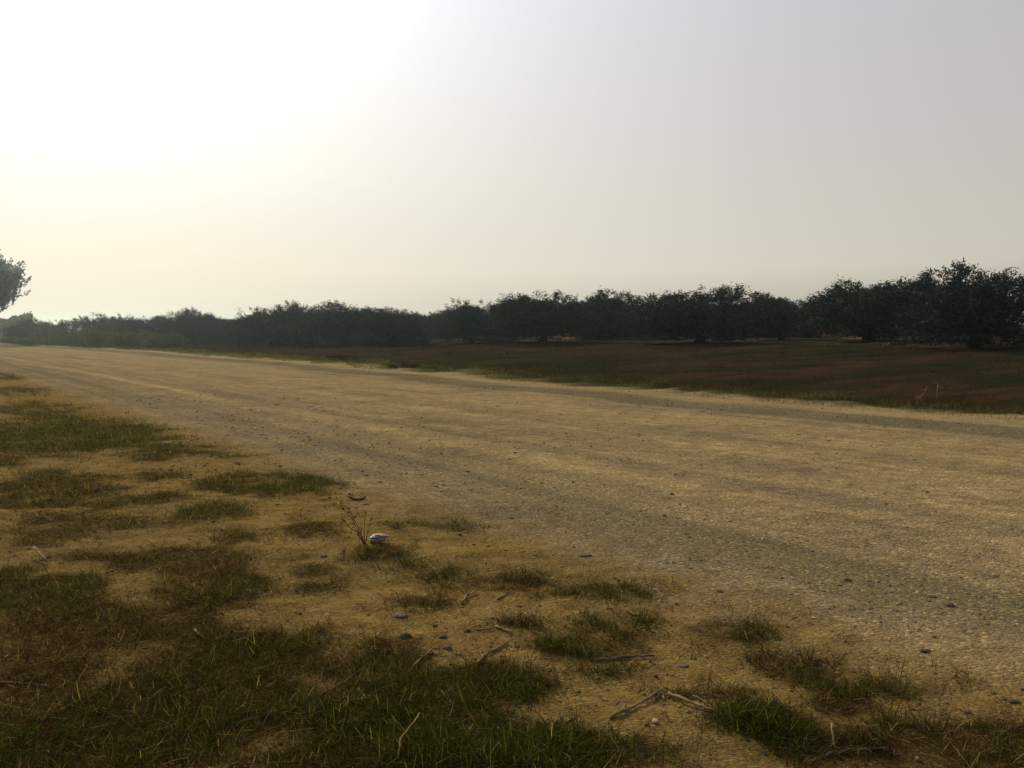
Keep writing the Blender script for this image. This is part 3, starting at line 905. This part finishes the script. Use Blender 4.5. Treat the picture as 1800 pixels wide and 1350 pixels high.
# grass along the far edge of the road, and the brown field
n = 85000
u = -14 + 150 * rng.random(n) ** 1.7; off = 2.4 * rng.random(n) ** 1.3
v = far_edge(u) + .05 + off
amount = np.interp(u, [-14, 2, 12, 20, 45, 90, 140], [.6, .6, .8, 1, 1, .8, .5])
k = (rng.random(n) < amount) & (fbm(u, v * 2, .9, 81) > .46)
x, y = xy_of(u[k], v[k]); n = len(x); d = np.hypot(x, y)
make_blades('roadside_grass', x, y, M['strip'], rng.gamma(3, .035, n), .006 * np.clip(d / 18, .8, 4), rng.uniform(.1, .9, n), rng.uniform(.2, 1.2, n), label='strip of green grass along the far edge of the road')
n = 150000
u = -16 + 150 * rng.random(n) ** 1.5; v = far_edge(u) + .5 + 1.6 * sstep(4, 14, u) * (1 - sstep(50, 80, u)) * rng.random(n) + 24 * rng.random(n) ** 1.25
x, y = xy_of(u, v)
k = (rng.random(n) < np.clip(-.9 + 3.2 * fbm(x, y, 1.3, 83), .06, 1)) & (y > 8)
x, y = x[k], y[k]; n = len(x); d = np.hypot(x, y)
make_blades('field_grass', x, y, M['field'], rng.gamma(3, .045, n), .007 * np.clip(d / 18, .8, 4) * rng.uniform(.6, 1.3, n), np.clip(np.abs(rng.normal(.85, .4, n)), 0, 1.5), rng.uniform(0, 1.1, n), label='dead brown grass covering the field before the olive grove')

# ------------------------------------------------------------------ gravel
ICO_V, ICO_F = None, None
def ico():
    p = (1 + 5 ** .5) / 2
    v = np.array([(-1, p, 0), (1, p, 0), (-1, -p, 0), (1, -p, 0), (0, -1, p), (0, 1, p), (0, -1, -p), (0, 1, -p), (p, 0, -1), (p, 0, 1), (-p, 0, -1), (-p, 0, 1)], float)
    f = np.array([(0, 11, 5), (0, 5, 1), (0, 1, 7), (0, 7, 10), (0, 10, 11), (1, 5, 9), (5, 11, 4), (11, 10, 2), (10, 7, 6), (7, 1, 8), (3, 9, 4), (3, 4, 2), (3, 2, 6), (3, 6, 8), (3, 8, 9), (4, 9, 5), (2, 4, 11), (6, 2, 10), (8, 6, 7), (9, 8, 1)])
    return unit(v), f
ICO_V, ICO_F = ico()
def pebbles(name, x, y, size, mat, label):
    n = len(x)
    z = height(x, y)
    v = ICO_V[None] * (1 + rng.uniform(-.28, .28, (n, 12, 1)))
    sx = size * rng.uniform(.8, 1.7, n); sy = size * rng.uniform(.7, 1.2, n); sz = size * rng.uniform(.4, .8, n)
    v = v * np.stack([sx, sy, sz], 1)[:, None, :]
    a = rng.uniform(-.7, .7, n); ca, sa = np.cos(a)[:, None], np.sin(a)[:, None]
    v = np.stack([v[:, :, 0] * ca - v[:, :, 1] * sa, v[:, :, 0] * sa + v[:, :, 1] * ca, v[:, :, 2]], -1)
    v = v + np.stack([x, y, z + sz * .25], 1)[:, None, :]
    fl = (np.arange(n)[:, None, None] * 12 + ICO_F[None]).ravel()
    me = fast_mesh(name, v.reshape(-1, 3), np.full(n * 20, 3), fl, smooth=False)
    tag(link(name, me, mat), label, kind='stuff')
n = 90000
x, y = near_candidates(n)
u, v = uv_of(x, y)
tr = np.exp(-((v - 4.7) / 0.7) ** 2) + np.exp(-((v - 6.6) / 0.5) ** 2) * .4 + np.exp(-((v - far_edge(u) + 2.0) / 0.7) ** 2)
pp = np.clip(tr, 0, 1) * np.clip(fbm(x * .7, y, .5, 91) * 2.2 - .55, 0, 1) * .75 + .05 * (v > 3.3)
k = (rng.random(n) < pp) & (v > 2.2) & (v < far_edge(u)) & (np.hypot(x, y) < 24)
x, y = x[k], y[k]
d = np.hypot(x, y)
pebbles('gravel', x, y, np.clip(rng.gamma(2.2, .0021, len(x)), .002, .012) * np.clip(d / 6, .9, 2.2), M['pebble'], 'loose grey gravel lying in the wheel tracks of the road')
n = 36000
x, y = near_candidates(n); u, v = uv_of(x, y)
k = (v < near_edge(u)) & (rng.random(n) < .5) & (np.hypot(x, y) < 14)
x, y = x[k], y[k]
pebbles('grit', x, y, np.clip(rng.gamma(2.0, .0019, len(x)), .002, .011) * np.clip(np.hypot(x, y) / 5, .9, 2), M['crumb'], 'small dark grit and crumbs on the sandy verge')

# ------------------------------------------------------------------ stones one can point at
def rock_mesh(seed, sx, sy, sz):
    import bmesh
    bm = bmesh.new()
    bmesh.ops.create_icosphere(bm, subdivisions=3, radius=1)
    g = np.random.default_rng(seed)
    dirs = unit(g.normal(size=(9, 3))); lim = g.uniform(.62, .9, 9)
    for v in bm.verts:
        p = np.array(v.co)
        for d, l in zip(dirs, lim):
            t_ = p @ d
            if t_ > l: p = p - d * (t_ - l) * .9
        p = p * (1 + .10 * (float(vnoise(np.array([p[0] * 2.2 + seed]), np.array([p[1] * 2.2 + p[2] * 3.1]), seed)[0]) - .5) + .05 * math.sin(7 * p[0] + seed) * math.cos(6 * p[1] + 3 * p[2]))
        v.co = Vector(p * np.array([sx, sy, sz]))
    for f in bm.faces: f.smooth = True
    me = bpy.data.meshes.new('stone'); bm.to_mesh(me); bm.free()
    return me
def stone(px, py, wpx, hpx, mat, label, seed, name='stone', rz=0.0, cat='stone'):
    x, y, z = ground_at(px, py + hpx * .4)
    d = math.hypot(x, y)
    sx = wpx / 1300 * d * .42; sz = hpx / 1300 * d * .42
    o = link(name, rock_mesh(seed, sx, sx * .7, sz), M[mat])
    o.location = (x, y + sx * .4, z + sz * .12); o.rotation_euler = (0, 0, rz)
    tag(o, label, cat, 'stones lying on the verge and road edge')
for i, s in enumerate([
 (702, 1080, 36, 13, 'stone', 'flat brown stone in open sand below the withered tuft'),
 (712, 1115, 30, 18, 'dark_stone', 'dark grey rounded stone at the edge of the grass, left of two others'),
 (778, 1118, 20, 13, 'dark_stone', 'small dark stone between the grey rounded stone and the sand'),
 (786, 1136, 22, 13, 'stone', 'brownish round stone just below the small dark stone'),
 (1630, 1143, 24, 11, 'dark_stone', 'black flat stone by the gravel, right of all the tufts'),
 (1438, 1159, 26, 10, 'dark_stone', 'black flat stone beside the short brown and green tuft'),
 (1267, 1038, 15, 8, 'dark_stone', 'small black stone alone on the sand above the spiky tuft'),
 (1200, 1170, 30, 8, 'stone', 'long low brown clod among the ridges left of the crossed stalks'),
 (1210, 1250, 16, 9, 'stone', 'small sandy clod below the right pale stalk'),
 (1785, 1232, 22, 10, 'dark_stone', 'dark stone in the sand at the right frame edge'),
 (1670, 1062, 20, 9, 'dark_stone', 'dark stone lying in the loose gravel at the right'),
 (1640, 1048, 16, 8, 'dark_stone', 'grey stone just left of the dark one in the loose gravel'),
 (1490, 1018, 18, 8, 'dark_stone', 'dark gravel lump in the near wheel track'),
 (1205, 890, 14, 6, 'pale', 'pale whitish pebble in the middle of the road'),
 (1135, 893, 12, 7, 'pale', 'white pebble in the near wheel track above the sand'),
 (1182, 867, 11, 7, 'dark_stone', 'black pebble on the road above the white pebble'),
 (1168, 905, 11, 7, 'dark_stone', 'black pebble beside the white pebble in the wheel track'),
 (416, 812, 16, 8, 'stone', 'small stone behind the upper green grass'),
 (569, 976, 14, 8, 'dark_stone', 'dark pebble left of the tuft below the wrapper'),
 (897, 909, 18, 7, 'dark_stone', 'dark stone with a pale chip at the edge of the sand'),
 (643, 885, 15, 6, 'dark_stone', 'small dark flat stone below the curved bark'),
 (1268, 1242, 14, 6, 'pale', 'pale chip at the root of the dense dark tuft'),
 (1030, 975, 30, 8, 'dark_stone', 'low dark gravel heap where the sand meets the track'),
 (1700, 1250, 16, 8, 'stone', 'brown stone below the wide spiky tuft'),
 (1575, 1072, 15, 7, 'stone', 'light brown stone in the gravel above the black flat stone'),
 ]):
    stone(s[0], s[1], s[2], s[3], s[4], s[5], 400 + i, rz=random.uniform(-.5, .5), cat='pebble' if 'pebble' in s[5] or 'chip' in s[5] else 'stone')

# ------------------------------------------------------------------ sticks and stalks
def stick(pix, rpx, mat, label, name='stick', lift=None, cat='stick', group='dry sticks on the verge', taper=.55):
    pts = []
    for i, (a, b) in enumerate(pix):
        pts.append(np.array(ground_at(a, b)))
    d = math.hypot(pts[0][0], pts[0][1])
    r = rpx / 1300 * d
    pts = [p + np.array([0, 0, r * .8 + (lift[i] if lift else 0.004)]) for i, p in enumerate(pts)]
    # finer, with a slight crookedness
    P = []
    for i in range(len(pts) - 1):
        for s in np.linspace(0, 1, 5, endpoint=False):
            q = pts[i] * (1 - s) + pts[i + 1] * s
            P.append(q + rng.normal(0, r * .25, 3))
    P.append(pts[-1])
    P = np.array(P); o0 = P.mean(0).copy()
    rad = r * np.linspace(1, taper, len(P))
    o = link(name, tubes_mesh(name, [(P - o0, rad)], 7, .25), M[mat])
    o.location = o0
    tag(o, label, cat, group)
    return o
stick([(718, 1185), (735, 1165), (752, 1152), (758, 1144)], 2.6, 'straw', 'pale bent straw stalk leaning out of the grass below the round stone')
stick([(840, 1170), (850, 1156), (870, 1145), (893, 1132)], 3.2, 'straw', 'curved pale stick with dark bark in the open sand')
stick([(812, 1064), (820, 1050), (836, 1042)], 2.6, 'straw', 'short pale curved stick below the broad grass patch')
stick([(874, 1055), (900, 1040)], 2.2, 'straw', 'thin greyish stick at the lower edge of the green strip')
stick([(872, 1103), (890, 1111), (902, 1114)], 2.6, 'straw', 'short pale stick pointing at the large dark grass clump')
stick([(838, 1111), (866, 1107)], 1.8, 'twig', 'tiny dark twig left of the short pale stick')
stick([(1072, 1264), (1110, 1248), (1140, 1234), (1164, 1220)], 3.4, 'straw', 'long grey stalk rising to the left of the crossed pair', lift=[.004, .008, .012, .02])
stick([(1174, 1228), (1210, 1240), (1235, 1248), (1262, 1256)], 3.4, 'straw', 'thick pale stalk at the right of the crossed pair', lift=[.02, .012, .008, .004])
stick([(1218, 1232), (1240, 1240), (1258, 1252)], 1.6, 'straw', 'thin pale stem above the thick right stalk', lift=[.02, .012, .004])
stick([(1164, 1222), (1168, 1232)], 2.2, 'straw', 'short broken stub where the two long stalks meet')
stick([(1050, 1164), (1100, 1158), (1150, 1156)], 3.2, 'twig', 'dark flat twig right of the large dark clump')
stick([(1420, 1345), (1460, 1328), (1500, 1322), (1560, 1320)], 3.0, 'twig', 'long dark bent twig low at the right')
stick([(1462, 1296), (1466, 1318), (1480, 1320)], 1.8, 'straw', 'thin upright pale stalk above the long dark twig', lift=[.05, .01, .0])
stick([(60, 978), (80, 990), (84, 990)], 1.7, 'straw', 'short upright straw in the far left grass', lift=[.06, .02, 0])
stick([(75, 1272), (88, 1250)], 2.4, 'redstem', 'short reddish stick in the grass at the lower left')
stick([(342, 1110), (358, 1124)], 2.0, 'straw', 'pale short straw in the middle of the left grass')
stick([(560, 1228), (600, 1205), (640, 1176)], 2.2, 'redstem', 'reddish brown twig lying in the left grass')
stick([(700, 1340), (704, 1318), (730, 1295), (738, 1285)], 2.0, 'straw', 'long pale crooked stalk in the bottom green grass', lift=[.01, .04, .06, .07])
stick([(630, 1214), (646, 1232)], 2.0, 'straw', 'pale curved stalk end below the reddish twig')
stick([(776, 1218), (796, 1244)], 2.0, 'straw', 'pale stalk slanting down in the grass left of the dark clump')
stick([(0, 1202), (40, 1203), (95, 1210)], 1.6, 'straw', 'long thin straw at the left frame edge')
stick([(950, 1275), (990, 1274)], 1.8, 'twig', 'thin dark twig lying level above the bottom green grass')
stick([(992, 1275), (1010, 1262)], 2.0, 'straw', 'short pale stick at the right end of the thin dark twig')
stick([(1395, 1140), (1400, 1160)], 1.0, 'twig', 'dark thin twig in the short brown tuft')
stick([(1100, 1075), (1118, 1085)], 2.2, 'straw', 'short pale stem at the top of the green tuft above the clump')

# curved piece of bark
x, y, z = ground_at(628, 878)
d = math.hypot(x, y)
k = 1300 / d
pts = [(-17 / k, 0, .035), (-11 / k, -.01, .02), (-4 / k, -.02, .008), (6 / k, -.02, .008), (12 / k, -.01, .02), (15 / k, .0, .034)]
o = link('bark_piece', tubes_mesh('bark_piece', [(np.array(pts), [.008, .012, .014, .014, .013, .008])], 7, .3), M['twig'])
o.location = (x, y, z); tag(o, 'dark curved piece of bark on the sand above the dry weed', 'bark')
# small leaf standing on a stub
x, y, z = ground_at(1098, 1246)
root = empty('fallen_leaf', (x, y, z)); tag(root, 'dark dry leaf tilted on a short stem beside the long grey stalk', 'leaf')
g = 1 / (1300 / math.hypot(x, y))
n_ = 9; vv, ff = [], []
for i in range(n_):
    s = i / (n_ - 1); w = math.sin(math.pi * min(1, s * .96 + .02)) * 4.5 * g
    cx, cz = (-15 + 23 * s) * g, (7 + 3 * s) * g + .004 * math.sin(3 * s)
    for q in (-1, 0, 1): vv.append((cx, q * w * 1.6, cz + abs(q) * .004))
for i in range(n_ - 1):
    for q in (0, 1): ff.append((i * 3 + q, i * 3 + q + 1, i * 3 + q + 4, i * 3 + q + 3))
me = bpy.data.meshes.new('leaf_blade'); me.from_pydata(vv, [], ff)
link('leaf_blade', me, M['twig'], root)
link('stem', tubes_mesh('stem', [([(2 * g, 0, -.005), (2 * g, 0, 4 * g), (3 * g, 0, 8 * g)], [1.2 * g, 1 * g, .8 * g])], 6), M['straw'], root)
# pale chip
x, y, z = ground_at(1151, 1269)
o = link('wood_chip', rock_mesh(55, .013, .012, .004), M['pale']); o.location = (x, y, z + .006); o.rotation_euler = (.25, 0, .2)
tag(o, 'bright cream chip lying on bare sand below the crossed stalks', 'chip')

# crumpled wrapper
def wrapper():
    x, y, z = ground_at(662, 957)
    d = math.hypot(x, y); g = d / 1300
    root = empty('crumpled_wrapper', (x, y, z)); tag(root, 'pale crumpled grey wrapper with a salmon torn corner beside the dry weed', 'litter')
    import bmesh
    m, t_ = new_mat('wrapper_film')
    oo = N('ShaderNodeOutputMaterial', t_); b = N('ShaderNodeBsdfPrincipled', t_)
    tx = N('ShaderNodeTexCoord', t_); wv = N('ShaderNodeTexNoise', t_); wv.inputs['Scale'].default_value = 14; wv.inputs['Detail'].default_value = 1
    L(tx.outputs['Object'], wv.inputs['Vector'], t_)
    L(ramp(t_, wv.outputs['Fac'], [(.35, (.10, .115, .115)), (.48, (.16, .16, .13)), (.55, (.12, .13, .13)), (.62, (.22, .125, .05)), (.66, (.12, .13, .13))]), b.inputs['Base Color'], t_)
    b.inputs['Roughness'].default_value = .55
    L(b.outputs[0], oo.inputs[0], t_)
    bm = bmesh.new(); bmesh.ops.create_icosphere(bm, subdivisions=4, radius=1)
    for v in bm.verts:
        p = v.co
        r = 1 + .10 * math.sin(5 * p.x + 2 * p.y) * math.cos(4 * p.z) + .06 * abs(math.sin(9 * p.x - 4 * p.z))
        top = -.25 * math.exp(-((p.z - .35 - .25 * p.x) / .12) ** 2) * (1 if p.y < 0 else 0)     # fold along the top
        r += top
        v.co = Vector((p.x * 15 * g * r, p.y * 10 * g * r, p.z * 7 * g * r * (1 - .25 * p.x)))
    for f in bm.faces: f.smooth = True
    me = bpy.data.meshes.new('body'); bm.to_mesh(me); bm.free()
    bo = link('body', me, m, root); bo.location = (0, .05, 6.5 * g)
    # torn flap
    mf = rough_mat('salmon_film', [(.3, (.26, .12, .07)), (.7, (.36, .20, .13))], 20, rough=.45, bump=.2)
    vv = [(-8, -4, 14.5), (2, -6, 15.5), (12, -4, 13.5), (24, 0, 11.0), (13, 5, 14.0), (2, 7, 16.0), (-8, 5, 15), (12, -3, 9.5), (20, 1, 9.8)]
    ff = [(0, 1, 5, 6), (1, 2, 4, 5), (2, 3, 4), (2, 7, 8, 3)]
    me = bpy.data.meshes.new('torn_flap'); me.from_pydata([tuple(c * g for c in v) for v in vv], [], ff)
    fo = link('torn_flap', me, mf, root); fo.location = (0, .05, 0)
    sm_ = fo.modifiers.new('thick', 'SOLIDIFY'); sm_.thickness = .0015
    sb = fo.modifiers.new('soft', 'SUBSURF'); sb.levels = sb.render_levels = 2
wrapper()
# dry weed
def weed():
    x, y, z = ground_at(641, 956)
    g = math.hypot(x, y) / 1300
    root = empty('dry_weed', (x, y, z)); tag(root, 'thin upright weed with reddish bare stems beside the pale wrapper', 'weed')
    def P(*a): return [np.array([(q[0] - 641) * g, (q[2] if len(q) > 2 else 0), (956 - q[1]) * g]) for q in a]
    stems = [P((641, 958), (630, 935, .02), (615, 912, .05), (600, 898, .07), (588, 888, .09)), P((641, 958), (634, 930, -.02), (624, 910, -.03), (618, 895, -.04), (603, 880, -.05)),
             P((641, 958), (640, 932), (642, 908), (643, 900)), P((642, 958), (646, 935, .01), (652, 912, .03)), P((640, 958), (631, 940), (622, 925)), P((624, 910, -.03), (630, 902, -.02), (628, 893, 0)), P((630, 935), (618, 930), (606, 915), (602, 912))]
    for s in stems:
        link('stem', tubes_mesh('stem', [(np.array(s), np.linspace(.8, .4, len(s)) * g)], 5), M['redstem'], root)
    c = []
    for s in stems:
        for p in s[1:]:
            for _ in range(4): c.append(p + rng.normal(0, 2.5 * g, 3))
    c = np.array(c); n = len(c)
    me = leaves_mesh('leaves', c, unit(rng.normal(size=(n, 3)) + np.array([0, 0, .5])), unit(rng.normal(size=(n, 3))), rng.uniform(4, 9, n) * g, rng.uniform(1.5, 3, n) * g)
    link('leaves', me, M['green'], root)
weed()
# pale bent stalks at the edge of the field
def stalk(base_px, pts, label):
    x, y, z = ground_at(*base_px)
    g = y / 1300
    root = empty('dead_stalk', (x, y, z)); tag(root, label, 'stalk', 'pale dead stalks at the field edge')
    for line in pts:
        P = np.array([((a - base_px[0]) * g, dy, (base_px[1] - b) * g) for a, b, dy in line])
        link('stem', tubes_mesh('stem', [(P, np.linspace(.8, .45, len(P)) * g)], 6), M['straw'], root)
stalk((1611, 712), [[(1611, 714, 0), (1616, 702, .05), (1622, 698, .1), (1630, 688, .1), (1634, 679, .1)], [(1609, 699, 0), (1616, 697, .05), (1622, 698, .1)], [(1618, 686, .0), (1627, 685, .05), (1631, 685, .1)]], 'forked pale dead stalk standing dark-backed in the field at the right')
stalk((1656, 706), [[(1651, 708, .1), (1651, 692, .1), (1652, 675, .1)], [(1652, 679, .1), (1660, 681, .1), (1664, 685, .1), (1660, 690, .1)]], 'smaller hooked pale stalk right of the forked one')
